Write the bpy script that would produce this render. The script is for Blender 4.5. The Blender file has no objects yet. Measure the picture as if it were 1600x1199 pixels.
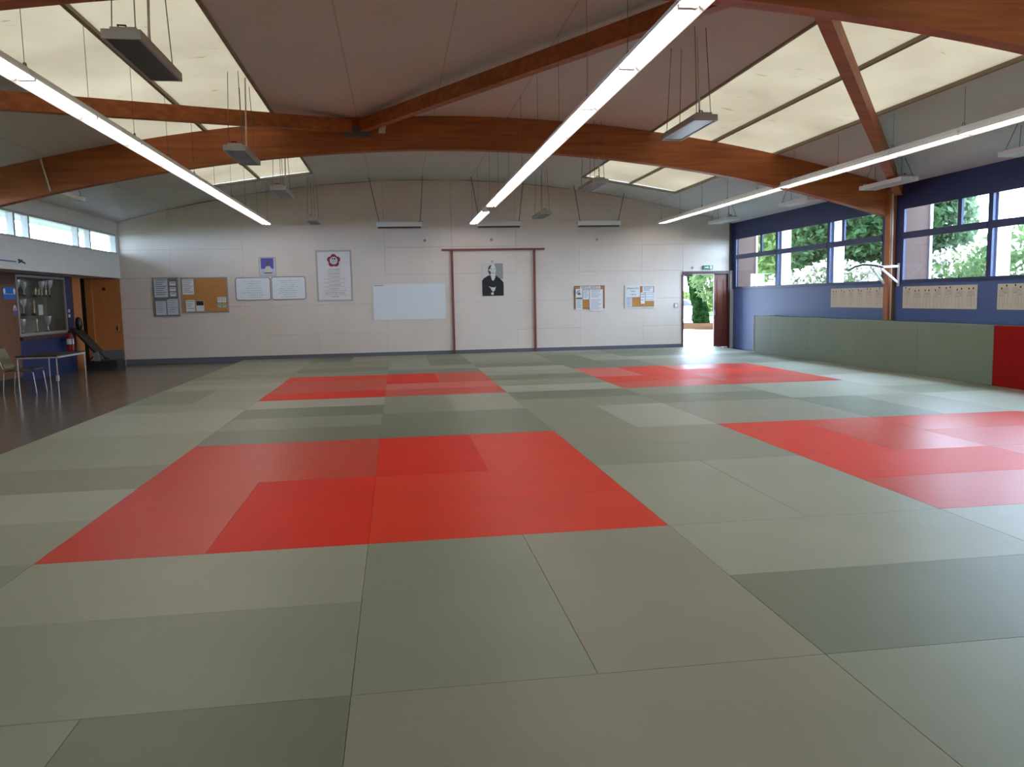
import bpy, bmesh, math, random
from mathutils import Vector, Matrix
S = bpy.context.scene
COL = S.collection
R = math.radians
# ------------------------------------------------------------------ camera
F, YAW, PIT, ROL = 1250.7, 0.14129, 0.10546, -0.01987
cam_d = bpy.data.cameras.new('camera'); cam = bpy.data.objects.new('camera', cam_d); COL.objects.link(cam)
fw = Vector((math.sin(YAW)*math.cos(PIT), math.cos(YAW)*math.cos(PIT), -math.sin(PIT)))
r0 = Vector((math.cos(YAW), -math.sin(YAW), 0)); u0 = r0.cross(fw)
rt = math.cos(ROL)*r0 + math.sin(ROL)*u0; up = -math.sin(ROL)*r0 + math.cos(ROL)*u0
M = Matrix(((rt.x, up.x, -fw.x, 0.229), (rt.y, up.y, -fw.y, -5.0713), (rt.z, up.z, -fw.z, 1.5424), (0, 0, 0, 1)))
cam.matrix_world = M
cam_d.sensor_fit = 'HORIZONTAL'; cam_d.sensor_width = 36.0; cam_d.lens = F/1600*36.0
cam_d.clip_start = 0.05; cam_d.clip_end = 400
S.camera = cam
# ------------------------------------------------------------------ sky, exposure
W = bpy.data.worlds.new('overcast_sky'); S.world = W; W.use_nodes = True
bg = W.node_tree.nodes['Background']; bg.inputs[0].default_value = (0.58, 0.74, 1.0, 1); bg.inputs[1].default_value = 23.0
TUBE = 12.0
S.view_settings.view_transform = 'Standard'; S.view_settings.look = 'None'
S.view_settings.gamma = 1.0; S.view_settings.exposure = 0.0; S.view_settings.use_curve_mapping = False
S.cycles.use_denoising = True
S.cycles.max_bounces = 10; S.cycles.diffuse_bounces = 5; S.cycles.transparent_max_bounces = 12
S.cycles.sample_clamp_indirect = 6.0
S.cycles.caustics_reflective = False; S.cycles.caustics_refractive = False
# ------------------------------------------------------------------ materials
def srgb(r, g, b):
    f = lambda c: (c/255/12.92) if c/255 <= .04045 else ((c/255+.055)/1.055)**2.4
    return (f(r), f(g), f(b), 1)
MATS = {}
def mat(name, col, rough=.6, metal=0., var=0., scale=(4,4,4), bump=0., bscale=(60,60,60), spec=.5, col2=None, detail=3., emit=None, alpha=None):
    if name in MATS: return MATS[name]
    m = bpy.data.materials.new(name); m.use_nodes = True; nt = m.node_tree; N = nt.nodes; L = nt.links
    b = N['Principled BSDF']
    b.inputs['Base Color'].default_value = col if len(col) == 4 else (*col, 1)
    b.inputs['Roughness'].default_value = rough; b.inputs['Metallic'].default_value = metal
    b.inputs['Specular IOR Level'].default_value = spec
    if var or col2 or bump: tc = N.new('ShaderNodeTexCoord')
    if var or col2:
        mp = N.new('ShaderNodeMapping'); mp.inputs['Scale'].default_value = scale
        nz = N.new('ShaderNodeTexNoise'); nz.inputs['Scale'].default_value = 1.0; nz.inputs['Detail'].default_value = detail
        rp = N.new('ShaderNodeValToRGB'); rp.color_ramp.elements[0].position = .3; rp.color_ramp.elements[1].position = .7
        c = col[:3]; c2 = col2[:3] if col2 else tuple(min(1, v*(1+var)) for v in c)
        c1 = c if col2 else tuple(v*(1-var) for v in c)
        rp.color_ramp.elements[0].color = (*c1, 1); rp.color_ramp.elements[1].color = (*c2, 1)
        L.new(tc.outputs['Object'], mp.inputs[0]); L.new(mp.outputs[0], nz.inputs['Vector']); L.new(nz.outputs['Fac'], rp.inputs[0])
        L.new(rp.outputs[0], b.inputs['Base Color'])
    if bump:
        mp2 = N.new('ShaderNodeMapping'); mp2.inputs['Scale'].default_value = bscale
        n2 = N.new('ShaderNodeTexNoise'); n2.inputs['Scale'].default_value = 1.0; n2.inputs['Detail'].default_value = 2
        bp = N.new('ShaderNodeBump'); bp.inputs['Strength'].default_value = bump; bp.inputs['Distance'].default_value = .004
        L.new(tc.outputs['Object'], mp2.inputs[0]); L.new(mp2.outputs[0], n2.inputs['Vector']); L.new(n2.outputs['Fac'], bp.inputs['Height']); L.new(bp.outputs[0], b.inputs['Normal'])
    if emit:
        b.inputs['Emission Color'].default_value = (*emit[0], 1); b.inputs['Emission Strength'].default_value = emit[1]
    MATS[name] = m; return m
def glass_mat(name, tint, refl):
    m = bpy.data.materials.new(name); m.use_nodes = True; nt = m.node_tree; N = nt.nodes; N.clear()
    o = N.new('ShaderNodeOutputMaterial'); t = N.new('ShaderNodeBsdfTransparent'); g = N.new('ShaderNodeBsdfGlossy'); x = N.new('ShaderNodeMixShader')
    t.inputs[0].default_value = (*tint, 1); g.inputs['Roughness'].default_value = .02; x.inputs[0].default_value = refl
    nt.links.new(t.outputs[0], x.inputs[1]); nt.links.new(g.outputs[0], x.inputs[2]); nt.links.new(x.outputs[0], o.inputs[0]); MATS[name] = m
    return m
def leaf_mat(name, a, b, tr=.45):
    m = bpy.data.materials.new(name); m.use_nodes = True; nt = m.node_tree; N = nt.nodes; L = nt.links; N.clear()
    o = N.new('ShaderNodeOutputMaterial'); d = N.new('ShaderNodeBsdfDiffuse'); t = N.new('ShaderNodeBsdfTranslucent'); x = N.new('ShaderNodeMixShader')
    tc = N.new('ShaderNodeTexCoord'); nz = N.new('ShaderNodeTexNoise'); nz.inputs['Scale'].default_value = 3.0; nz.inputs['Detail'].default_value = 4
    rp = N.new('ShaderNodeValToRGB'); rp.color_ramp.elements[0].position = .35; rp.color_ramp.elements[1].position = .65
    rp.color_ramp.elements[0].color = (*a, 1); rp.color_ramp.elements[1].color = (*b, 1)
    L.new(tc.outputs['Object'], nz.inputs['Vector']); L.new(nz.outputs['Fac'], rp.inputs[0]); L.new(rp.outputs[0], d.inputs[0]); L.new(rp.outputs[0], t.inputs[0])
    x.inputs[0].default_value = tr; L.new(d.outputs[0], x.inputs[1]); L.new(t.outputs[0], x.inputs[2]); L.new(x.outputs[0], o.inputs[0]); MATS[name] = m
    return m
def skylight_mat():
    m = bpy.data.materials.new('skylight_sheet'); m.use_nodes = True; nt = m.node_tree; N = nt.nodes; L = nt.links; N.clear()
    o = N.new('ShaderNodeOutputMaterial'); d = N.new('ShaderNodeBsdfDiffuse'); t = N.new('ShaderNodeBsdfTranslucent'); x = N.new('ShaderNodeMixShader')
    tc = N.new('ShaderNodeTexCoord'); mp = N.new('ShaderNodeMapping'); mp.inputs['Scale'].default_value = (.5, .55, 1)
    nz = N.new('ShaderNodeTexNoise'); nz.inputs['Scale'].default_value = 1.2; nz.inputs['Detail'].default_value = 3
    rp = N.new('ShaderNodeValToRGB'); rp.color_ramp.elements[0].position = .25; rp.color_ramp.elements[1].position = .75
    rp.color_ramp.elements[0].color = (.222, .187, .138, 1); rp.color_ramp.elements[1].color = (.280, .240, .182, 1)
    mp2 = N.new('ShaderNodeMapping'); mp2.inputs['Scale'].default_value = (2.2, 9.0, 1)
    n2 = N.new('ShaderNodeTexNoise'); n2.inputs['Scale'].default_value = 1.6; n2.inputs['Detail'].default_value = 5
    r2 = N.new('ShaderNodeValToRGB'); r2.color_ramp.elements[0].position = .27; r2.color_ramp.elements[1].position = .33
    r2.color_ramp.elements[0].color = (.72, .69, .64, 1); r2.color_ramp.elements[1].color = (1, 1, 1, 1)
    mu = N.new('ShaderNodeMixRGB'); mu.blend_type = 'MULTIPLY'; mu.inputs[0].default_value = 1
    L.new(tc.outputs['Object'], mp.inputs[0]); L.new(mp.outputs[0], nz.inputs['Vector']); L.new(nz.outputs['Fac'], rp.inputs[0])
    L.new(tc.outputs['Object'], mp2.inputs[0]); L.new(mp2.outputs[0], n2.inputs['Vector']); L.new(n2.outputs['Fac'], r2.inputs[0])
    L.new(rp.outputs[0], mu.inputs[1]); L.new(r2.outputs[0], mu.inputs[2])
    L.new(mu.outputs[0], t.inputs[0]); d.inputs[0].default_value = (.5, .48, .42, 1); x.inputs[0].default_value = .85
    L.new(d.outputs[0], x.inputs[1]); L.new(t.outputs[0], x.inputs[2]); L.new(x.outputs[0], o.inputs[0]); MATS['skylight_sheet'] = m
    return m
WHITEWALL = mat('painted_white_panel', srgb(222, 207, 196), .55, var=.035, scale=(1.3, 1.3, 1.3))
PLASTER = mat('white_plaster', srgb(212, 210, 205), .7, var=.03)
CEIL = mat('ceiling_board', srgb(206, 208, 210), .85, var=.03, scale=(.8, .8, .8))
BATTEN = mat('ceiling_batten', srgb(140, 128, 108), .7)
RIB = mat('ceiling_joint', srgb(186, 182, 180), .8)
WOOD = mat('glulam_wood', srgb(138, 70, 28), .55, scale=(.9, 8, 14), col2=srgb(178, 98, 42), detail=4)
WOODP = mat('pillar_wood', srgb(140, 82, 42), .5, scale=(12, 12, 1.2), col2=srgb(176, 110, 62), detail=4)
BLUE = mat('blue_paint', srgb(72, 96, 146), .5, var=.05, scale=(.7, .7, .7))
NAVY = mat('navy_paint', srgb(40, 50, 92), .45)
SKIRT = mat('slate_skirting', srgb(98, 97, 108), .5)
LINO = mat('grey_brown_lino', srgb(104, 95, 84), .22, var=.10, scale=(2, 2, 2), spec=.6)
SKYL = skylight_mat()
GLASS = glass_mat('window_glass', (.93, .97, .96), .04)
GREENS = [mat('mat_vinyl_green_%d' % i, srgb(*c), .42, var=.05, scale=(1.2, 1.2, 1.2), bump=.2, bscale=(14, 150, 1), spec=.33) for i, c in
          enumerate([(126, 130, 108), (141, 143, 122), (106, 112, 90), (152, 153, 135), (132, 129, 109)])]  # lighter and darker tones put the weave's directional sheen into the base colour
REDS = [mat('mat_vinyl_red_%d' % i, srgb(*c), rg, var=.05, scale=(1.2, 1.2, 1.2), bump=.22, bscale=(14, 150, 1), spec=.14) for i, (c, rg) in
        enumerate([((208, 46, 14), .44), ((190, 56, 30), .36), ((206, 32, 3), .5), ((198, 66, 46), .28)])]  # paler reds carry sheen in the colour as well as in roughness
WGREEN = mat('wall_mat_green', srgb(114, 126, 106), .5, var=.05, scale=(1, 1, 1))
WRED = mat('wall_mat_red', srgb(146, 14, 10), .65, var=.04, spec=.1)
DKGREEN = mat('dark_green_ledge', srgb(44, 72, 56), .5)
ENAMEL = mat('white_enamel', srgb(226, 224, 222), .35)
GREYEN = mat('grey_enamel', srgb(176, 172, 168), .4)
HBLACK = mat('heater_black', (.012, .011, .012, 1), .35)
HGREY = mat('heater_light_panel', srgb(190, 192, 196), .4)
STEEL = mat('steel_wire', srgb(122, 114, 106), .5)
CHROME = mat('chrome', srgb(215, 215, 215), .15, metal=1.)
CONDUIT = mat('cream_conduit', srgb(214, 206, 190), .5)
TUBEM = mat('fluorescent_tube', (1, 1, 1, 1), .4, emit=((1.0, .93, .90), TUBE))
REFL = mat('reflector_white', srgb(240, 240, 240), .4)
BROWN = mat('brown_door_paint', srgb(118, 62, 48), .4, var=.06, scale=(6, 6, .8))
DKBROWN = mat('dark_brown_wood', srgb(74, 40, 30), .4)
ORANGE = mat('orange_door_laminate', srgb(190, 118, 66), .45, var=.05, scale=(5, 5, .6))
KICK = mat('grey_kick_plate', srgb(112, 116, 122), .45, metal=.2)
WOODPANEL = mat('brown_wood_panel', srgb(112, 72, 46), .45, var=.08, scale=(5, 5, .6))
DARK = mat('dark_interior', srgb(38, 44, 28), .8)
BLACK = mat('black_plastic', (.012, .012, .014, 1), .45)
CORK = mat('cork', srgb(188, 132, 72), .9, var=.08, scale=(30, 30, 30))
PAPER = mat('paper', srgb(226, 226, 228), .8)
PAPERB = mat('bluish_paper', srgb(204, 208, 216), .8)
CREAM = mat('cream_paper', srgb(214, 206, 188), .85)
ALU = mat('aluminium', srgb(170, 166, 164), .35, metal=.5)
WBOARD = mat('whiteboard', srgb(228, 230, 234), .25)
INK = mat('ink_black', (.012, .012, .014, 1), .7)
INKG = mat('ink_grey', srgb(120, 116, 122), .8)
INKL = mat('ink_light', srgb(168, 162, 172), .8)
CRIMSON = mat('crimson_print', srgb(160, 32, 62), .7)
PURPLE = mat('purple_print', srgb(96, 84, 168), .7)
LILAC = mat('lilac_print', srgb(190, 186, 222), .7)
PALE = mat('pale_print', srgb(208, 204, 200), .7)
SKIN = mat('sepia_print', srgb(112, 88, 74), .7)
SIGNBLUE = mat('sign_blue', srgb(28, 104, 188), .5)
SIGNGREEN = mat('sign_green', srgb(52, 132, 92), .5)
REDP = mat('red_paint', srgb(178, 30, 34), .3)
TORII = mat('red_brown_wood', srgb(124, 64, 54), .5)
BROWNOUT = mat('brown_render', srgb(78, 54, 46), .8)
WHITEOUT = mat('white_render', srgb(236, 236, 236), .8)
GRAVEL = mat('pale_gravel', srgb(214, 208, 196), .95, var=.06, scale=(.6, .6, .6), spec=0.)
LITTER = mat('leaf_litter', (.050, .026, .013, 1), .95, var=.3, scale=(3, 3, 3), spec=0.)
GRASS = mat('lawn', srgb(108, 142, 74), .95, var=.15, scale=(1, 1, 1))
BARK = mat('bark', srgb(52, 42, 34), .9, var=.2, scale=(6, 6, 1.5))
CARWHITE = mat('car_white', srgb(238, 238, 238), .2)
CARGLASS = mat('car_glass', (.03, .035, .04, 1), .08)
RUBBER = mat('rubber', (.015, .015, .015, 1), .8)
GOLD = mat('trophy_gold', srgb(232, 216, 176), .25, metal=.5)
SILVER = mat('trophy_silver', srgb(236, 236, 238), .22, metal=.55)
MARBLE = mat('trophy_base', srgb(70, 66, 64), .3)
LEAF_D = leaf_mat('leaf_dark', (.022, .045, .018), (.07, .12, .045))
LEAF_M = leaf_mat('leaf_mid', (.05, .09, .035), (.15, .20, .075))
LEAF_L = leaf_mat('leaf_light', (.08, .125, .035), (.20, .26, .085))
LEAF_T = leaf_mat('leaf_blue_green', (.07, .11, .06), (.18, .24, .14))
BLOOM = leaf_mat('white_blossom', (.30, .24, .20), (.42, .36, .30), .3)
IVY = leaf_mat('ivy', (.004, .012, .003), (.014, .035, .009), .3)
# ------------------------------------------------------------------ builders
OFF = {}
class MB:
    def __init__(s): s.v = []; s.f = []
    def quad(s, a, b, c, d):
        n = len(s.v); s.v += [tuple(a), tuple(b), tuple(c), tuple(d)]; s.f.append((n, n+1, n+2, n+3)); return s
    def poly(s, pts):
        n = len(s.v); s.v += [tuple(p) for p in pts]; s.f.append(tuple(range(n, n+len(pts)))); return s
    def hexa(s, b, t):
        n = len(s.v); s.v += [tuple(p) for p in b] + [tuple(p) for p in t]
        s.f += [(n+3, n+2, n+1, n), (n+4, n+5, n+6, n+7), (n, n+1, n+5, n+4), (n+1, n+2, n+6, n+5), (n+2, n+3, n+7, n+6), (n+3, n, n+4, n+7)]; return s
    def box(s, x0, x1, y0, y1, z0, z1):
        return s.hexa([(x0,y0,z0),(x1,y0,z0),(x1,y1,z0),(x0,y1,z0)], [(x0,y0,z1),(x1,y0,z1),(x1,y1,z1),(x0,y1,z1)])
    def cbox(s, x0, x1, y0, y1, z0, z1, c):      # box with chamfered top edges
        s.box(x0, x1, y0, y1, z0, z1-c)
        n = len(s.v)
        s.v += [(x0,y0,z1-c),(x1,y0,z1-c),(x1,y1,z1-c),(x0,y1,z1-c),(x0+c,y0+c,z1),(x1-c,y0+c,z1),(x1-c,y1-c,z1),(x0+c,y1-c,z1)]
        s.f.pop(-5)
        for i in range(4): s.f.append((n+i, n+(i+1) % 4, n+4+(i+1) % 4, n+4+i))
        s.f.append((n+4, n+5, n+6, n+7)); return s
    def bar(s, a, b, w, h, upv=(0, 0, 1)):       # rectangular bar between two points
        a = Vector(a); b = Vector(b); d = (b-a).normalized(); sd = d.cross(Vector(upv)).normalized(); u = sd.cross(d)
        q = [(-w/2, -h/2), (w/2, -h/2), (w/2, h/2), (-w/2, h/2)]
        return s.hexa([a+sd*i+u*j for i, j in q], [b+sd*i+u*j for i, j in q])
    def tube(s, pts, r, n=8, caps=True):
        pts = [Vector(p) for p in pts]; k0 = len(s.v); rr = r if isinstance(r, (list, tuple)) else [r]*len(pts)
        prev = None
        for i, p in enumerate(pts):
            d = (pts[min(i+1, len(pts)-1)] - pts[max(i-1, 0)]).normalized()
            if prev is None: a = d.cross(Vector((0, 0, 1))) if abs(d.z) < .9 else d.cross(Vector((1, 0, 0)))
            else: a = prev - d*prev.dot(d)
            a.normalize(); prev = a; b = d.cross(a)
            for k in range(n):
                t = 2*math.pi*k/n; s.v.append(tuple(p + (a*math.cos(t) + b*math.sin(t))*rr[i]))
        for i in range(len(pts)-1):
            for k in range(n):
                p0 = k0+i*n+k; p1 = k0+i*n+(k+1) % n; s.f.append((p0, p1, p1+n, p0+n))
        if caps: s.f.append(tuple(range(k0+n-1, k0-1, -1))); s.f.append(tuple(range(k0+(len(pts)-1)*n, k0+len(pts)*n)))
        return s
    def lathe(s, c, prof, n=12):
        c = Vector(c); return s.tube([c+Vector((0, 0, z)) for r, z in prof], [max(r, 1e-4) for r, z in prof], n)
    def disc(s, c, r, ax, n=20, ry=None):        # flat disc in the XZ (ax='y') or YZ (ax='x') plane
        ry = ry or r; P = []
        for k in range(n):
            t = 2*math.pi*k/n
            P.append((c[0]+r*math.cos(t), c[1], c[2]+ry*math.sin(t)) if ax == 'y' else (c[0], c[1]+r*math.cos(t), c[2]+ry*math.sin(t)))
        return s.poly(P)
def obj(name, mb, material, parent=None, smooth=False, **props):
    me = bpy.data.meshes.new(name)
    off = OFF.get(parent.name, Vector()) if parent else Vector()
    me.from_pydata([(v[0]-off.x, v[1]-off.y, v[2]-off.z) for v in mb.v], [], mb.f); me.update()
    bm = bmesh.new(); bm.from_mesh(me); bmesh.ops.recalc_face_normals(bm, faces=bm.faces); bm.to_mesh(me); bm.free()
    if smooth: me.polygons.foreach_set('use_smooth', [True]*len(me.polygons))
    if isinstance(material, str): material = MATS[material]
    me.materials.append(material)
    o = bpy.data.objects.new(name, me); COL.objects.link(o)
    if parent: o.parent = parent; OFF[o.name] = off
    for k, v in props.items(): o[k] = v
    return o
def tag(o, label, cat, group=None, kind=None):
    o['label'] = label; o['category'] = cat
    if group: o['group'] = group
    if kind: o['kind'] = kind
    return o
def thing(name, label, cat, loc, group=None):
    o = bpy.data.objects.new(name, None); COL.objects.link(o); o.location = loc; o.empty_display_size = .1
    OFF[o.name] = Vector(loc); return tag(o, label, cat, group)
def struct(name, mb, material, smooth=False):
    o = obj(name, mb, material, None, smooth); o['kind'] = 'structure'; return o
def dup(root, loc, label=None, group=None):
    r = root.copy(); COL.objects.link(r); r.location = loc
    if label: r['label'] = label
    if group: r['group'] = group
    def kids(src, dst):
        for ch in [c for c in src.children]:
            c = ch.copy(); COL.objects.link(c); c.parent = dst; kids(ch, c)
    kids(root, r); return r
def text_mesh(name, s, size, loc, facing, material, parent, align='CENTER'):
    cu = bpy.data.curves.new(name, 'FONT'); cu.body = s; cu.size = size; cu.align_x = align; cu.align_y = 'CENTER'; cu.resolution_u = 2
    to = bpy.data.objects.new(name, cu); COL.objects.link(to)
    dg = bpy.context.evaluated_depsgraph_get(); me = bpy.data.meshes.new_from_object(to.evaluated_get(dg)); bpy.data.objects.remove(to)
    mb = MB()
    for v in me.vertices:
        x, y = v.co.x, v.co.y
        mb.v.append((loc[0]+x, loc[1], loc[2]+y) if facing == 'y' else (loc[0], loc[1]+x, loc[2]+y))   # facing 'y': read from -Y; 'x': read from +X
    for p in me.polygons: mb.f.append(tuple(p.vertices))
    return obj(name, mb, material, parent)
ORD = ['first', 'second', 'third', 'fourth', 'fifth', 'sixth', 'seventh', 'eighth', 'ninth', 'tenth', 'eleventh', 'twelfth', 'thirteenth', 'fourteenth']
def cz(x): return 4.92 - 1.2*((x-1.32)/8.7)**2          # underside of the vaulted ceiling
# ------------------------------------------------------------------ room shell
XL, XR, YB, YF = -7.1, 10.28, 18.0, -6.0
FL = -.04
struct('floor', MB().box(-8.2, 10.5, -6.3, 18.3, FL-.2, FL), LINO)
# back wall: structural wall behind, boards in front
wb = MB()
xs = [-8.2, -7.29, -5.81, -3.89, -1.94, -.04, 1.86, 3.7, 5.57, 7.47, 8.72, 10.16, 10.5]
for i0, (a, b) in enumerate(zip(xs[:-1], xs[1:])):
    z0 = 2.24 if (a, b) == (8.72, 10.16) else FL-.1
    za, zb_ = (cz(max(a, -7.2))+.1, cz(min(b, 10.4))+.1) if i0 else (2.4, 2.4)
    wb.hexa([(a,18.02,z0),(b,18.02,z0),(b,18.25,z0),(a,18.25,z0)], [(a,18.02,za),(b,18.02,zb_),(b,18.25,zb_),(a,18.25,za)])
wall_back = struct('wall_back', wb, mat('dark_joint_backing', srgb(90, 86, 84), .9))
rows = [FL, .66, 1.48, 2.29, 3.05]
g = .0035
for i, (a, b) in enumerate(zip(xs[:-1], xs[1:])):
    if i in (0, 11): continue
    for j in range(5):
        z0 = rows[j]; z1 = rows[j+1] if j < 4 else None
        if i == 10:
            if j < 3: continue
            if j == 3: z0 = 2.24
        if b > 10.2: b = 10.28
        rj = random.Random(i*7+j); m = MB(); y = 18.0 + rj.uniform(-.002, .002); g = rj.choice((.0006, .001, .0015, .003))
        if z1: m.box(a+g, b-g, y, 18.02, z0+g, z1-g)
        else: m.hexa([(a+g,y,z0+g),(b-g,y,z0+g),(b-g,18.02,z0+g),(a+g,18.02,z0+g)], [(a+g,y,cz(a)),(b-g,y,cz(b)),(b-g,18.02,cz(b)),(a+g,18.02,cz(a))])
        obj('wall_panel', m, WHITEWALL, wall_back)
struct('baseboard_back', MB().box(XL, 8.68, 17.975, 18.0, FL, .10), SKIRT)
# left wall: upper band with high windows, soffit, alcove wall below
wl = MB()
wl.box(-7.3, -7.1, YF, YB+.05, 2.3, 2.93).box(-7.3, -7.1, YF, YB+.05, 3.46, 4.0)
struct('wall_left', wl, PLASTER)
struct('ceiling_alcove', MB().box(-8.1, -7.3, YF, YB, 2.3, 2.36), PLASTER)
al = MB()
al.box(-7.95, -7.8, YF, 13.45, FL, 2.3).box(-7.95, -7.8, 13.45, 16.0, FL, .92).box(-7.95, -7.8, 16.0, 16.5, FL, 2.3)
al.box(-7.95, -7.8, 13.45, 16.0, 2.27, 2.3)
struct('wall_alcove', al, mat('alcove_navy', srgb(34, 46, 88), .5))
ybounds = [-5.9, -3.5, -2.9, -.4, .2, 2.1, 4.6, 5.2, 7.7, 8.3, 10.2, 12.08, 12.72, 15.3, 16.05, 17.9]
n = 1
for a, b in zip(ybounds[:-1], ybounds[1:]):
    m = MB(); x0, x1 = -7.25, -7.12
    m.box(x0, x1, a, b, 2.93, 2.975).box(x0, x1, a, b, 3.415, 3.46).box(x0, x1, a, a+.04, 2.975, 3.415).box(x0, x1, b-.04, b, 2.975, 3.415)
    w = struct('window_%d' % n, m, GREYEN); n += 1
    obj('pane', MB().box(-7.2, -7.192, a+.04, b-.04, 2.975, 3.415), GLASS, w)
struct('trim_1', MB().box(-7.3, -7.1, 17.9, 18.02, 2.93, 3.46), PLASTER)
# right wall
wr = MB()
wr.box(10.28, 10.36, YF, 18.02, FL-.1, 1.70)
struct('wall_right', wr, BLUE)
struct('wall_right_header', MB().box(10.26, 10.36, YF, 18.02, 3.22, 4.0), NAVY)
posts = [(9.82, 10.42), (1.82, 2.42), (17.78, 18.02)]
for k, (a, b) in enumerate(posts): struct('trim_%d' % (k+2), MB().box(10.25, 10.305, a, b, 1.70, 3.22), NAVY)
rw = [(15.16, 17.78, 16.08, 1), (12.58, 15.16, None, 2), (10.42, 12.58, 11.97, 3), (7.42, 9.82, 8.18, 4), (4.92, 7.42, None, 5), (2.42, 4.92, 3.3, 6), (-.6, 1.82, .2, 7), (-3.2, -.6, None, 8), (-5.95, -3.2, None, 9)]
for a, b, sm, k in rw:
    m = MB(); x0, x1 = 10.255, 10.30
    m.box(x0, x1, a, b, 1.70, 1.765).box(x0, x1, a, b, 3.16, 3.22).box(x0, x1, a, a+.055, 1.765, 3.16).box(x0, x1, b-.055, b, 1.765, 3.16).box(x0-.015, x1, a+.055, b-.055, 2.575, 2.70)
    if sm: m.box(x0, x1, sm-.05, sm+.05, 2.70, 3.16)
    w = struct('window_%d' % n, m, NAVY); n += 1
    obj('pane', MB().box(10.284, 10.292, a+.055, b-.055, 1.765, 2.575), GLASS, w)
    for c, d in ([(a+.055, sm-.05), (sm+.05, b-.055)] if sm else [(a+.055, b-.055)]):
        obj('pane', MB().box(10.284, 10.292, c, d, 2.70, 3.16), GLASS, w)
    if k in (1, 2, 4, 5):
        q = MB(); q.bar((10.235, a+.0, 1.76), (10.235, a+.0, 1.16), .03, .03).bar((10.235, a+.07, 1.76), (10.235, a+.07, 1.2), .018, .018)
        obj('crank_rod', q, NAVY, w)
# wall behind the camera
wf = MB(); xf = [-8.2, -7.1, -4, -1, 1.5, 4, 7, 10.5]
for a, b in zip(xf[:-1], xf[1:]):
    za, zb_ = cz(max(a, -7.2))+.1, cz(min(b, 10.4))+.1
    wf.hexa([(a,-6.2,FL),(b,-6.2,FL),(b,-6.0,FL),(a,-6.0,FL)], [(a,-6.2,za),(b,-6.2,zb_),(b,-6.0,zb_),(a,-6.0,za)])
struct('wall_front', wf, WHITEWALL)
# ------------------------------------------------------------------ ceiling boards, skylights
seams = [-7.3, -5.67, -4.27, -3.02, -1.74, -.36, 1.03, 2.41, 3.8, 5.19, 6.46, 7.72, 9.05, 10.5]
ysplit = [-6.2, 2.39, 10.39, 15.85, 18.2]
def sheet_strip(a, b, y0, y1, t, gap, up_):
    sub = 3; m = MB(); X = [a+gap + (b-a-2*gap)*i/sub for i in range(sub+1)]
    for x in X: m.v += [(x,y0,cz(x)+up_), (x,y1,cz(x)+up_), (x,y1,cz(x)+up_+t), (x,y0,cz(x)+up_+t)]
    for i in range(sub):
        for j in range(4): k = i*4; m.f.append((k+j, k+(j+1) % 4, k+4+(j+1) % 4, k+4+j))
    m.f += [(0, 1, 2, 3), (sub*4+3, sub*4+2, sub*4+1, sub*4)]; return m
def strip(a, b, y0, y1, t, gap, up_=0.):
    sub = 3; m = MB()
    X = [a+gap + (b-a-2*gap)*i/sub for i in range(sub+1)]
    for p, q in zip(X[:-1], X[1:]):
        m.hexa([(p,y0,cz(p)+up_),(q,y0,cz(q)+up_),(q,y1,cz(q)+up_),(p,y1,cz(p)+up_)], [(p,y0,cz(p)+t+up_),(q,y0,cz(q)+t+up_),(q,y1,cz(q)+t+up_),(p,y1,cz(p)+t+up_)])
    return m
ceiling = None
rib = MB()
for x in seams[1:-1]:
    rib.bar((x, -6.2, cz(x)+.03), (x, 18.2, cz(x)+.03), .03, .06)
ceiling = struct('ceiling', rib, RIB)
for a, b in zip(seams[:-1], seams[1:]):
    sky = a in (-4.27, -3.02, 5.19, 6.46)
    for y0, y1 in zip(ysplit[:-1], ysplit[1:]):
        if sky and y1 < 16: 
            ob = obj('skylight_pane', sheet_strip(a, b, y0+.01, y1-.01, .012, .015, .03), SKYL, ceiling)
        else: obj('ceiling_panel', strip(a, b, y0+.003, y1-.003, .08, .006), CEIL, ceiling)
for x, wd in ((-4.27, .05), (-3.02, .055), (-1.74, .05), (5.19, .05), (6.46, .055), (7.72, .05)):
    obj('skylight_bar', MB().bar((x, -6.1, cz(x)+.005), (x, 15.85, cz(x)+.005), wd, .05), BATTEN, ceiling)
for a, b in ((-4.27, -1.74), (5.19, 7.72)):
    obj('skylight_bar', MB().bar((a, 15.85, cz(a)), (b, 15.85, cz(b)), .05, .05), BATTEN, ceiling)
# ------------------------------------------------------------------ arched glulam frames
def arch(y0, label):
    t = thing('glulam_arch', label, 'roof beam', (1.45, y0, FL), 'glulam roof frames')
    th = .18; m = MB(); N_ = 36; xa, xb = -7.1, 10.24
    pts = []
    for i in range(N_+1):
        x = xa + (xb-xa)*i/N_; top = cz(x)-.005; dpt = .60 + .03*abs((x-1.45)/8.7)**2
        pts.append((x, top-dpt, top))
    for i, (x, b, tp) in enumerate(pts):
        m.v += [(x, y0, b), (x, y0+th, b), (x, y0+th, tp), (x, y0, tp)]
    for i in range(N_):
        k = i*4
        for j in range(4): m.f.append((k+j, k+(j+1) % 4, k+4+(j+1) % 4, k+4+j))
    m.f.append((0, 1, 2, 3)); m.f.append((N_*4+3, N_*4+2, N_*4+1, N_*4))
    obj('arch_beam', m, WOOD, t)
    obj('pillar', MB().box(10.11, 10.245, y0-.12, y0+.05, .957, cz(10.15)-.1), WOODP, t)
    if y0 > 5:
        c = MB().bar((10.15, y0-.13, cz(10.15)-.2), (10.165, y0-.13, .96), .022, .02, (0, 1, 0))
        obj('cable_conduit', c, CONDUIT, t)
    return t
arch(10.12, 'curved orange-brown glulam arch spanning the middle of the hall on a wooden pillar')
arch(2.25, 'nearest curved glulam arch, seen at the top edge above the near skylights')
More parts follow.
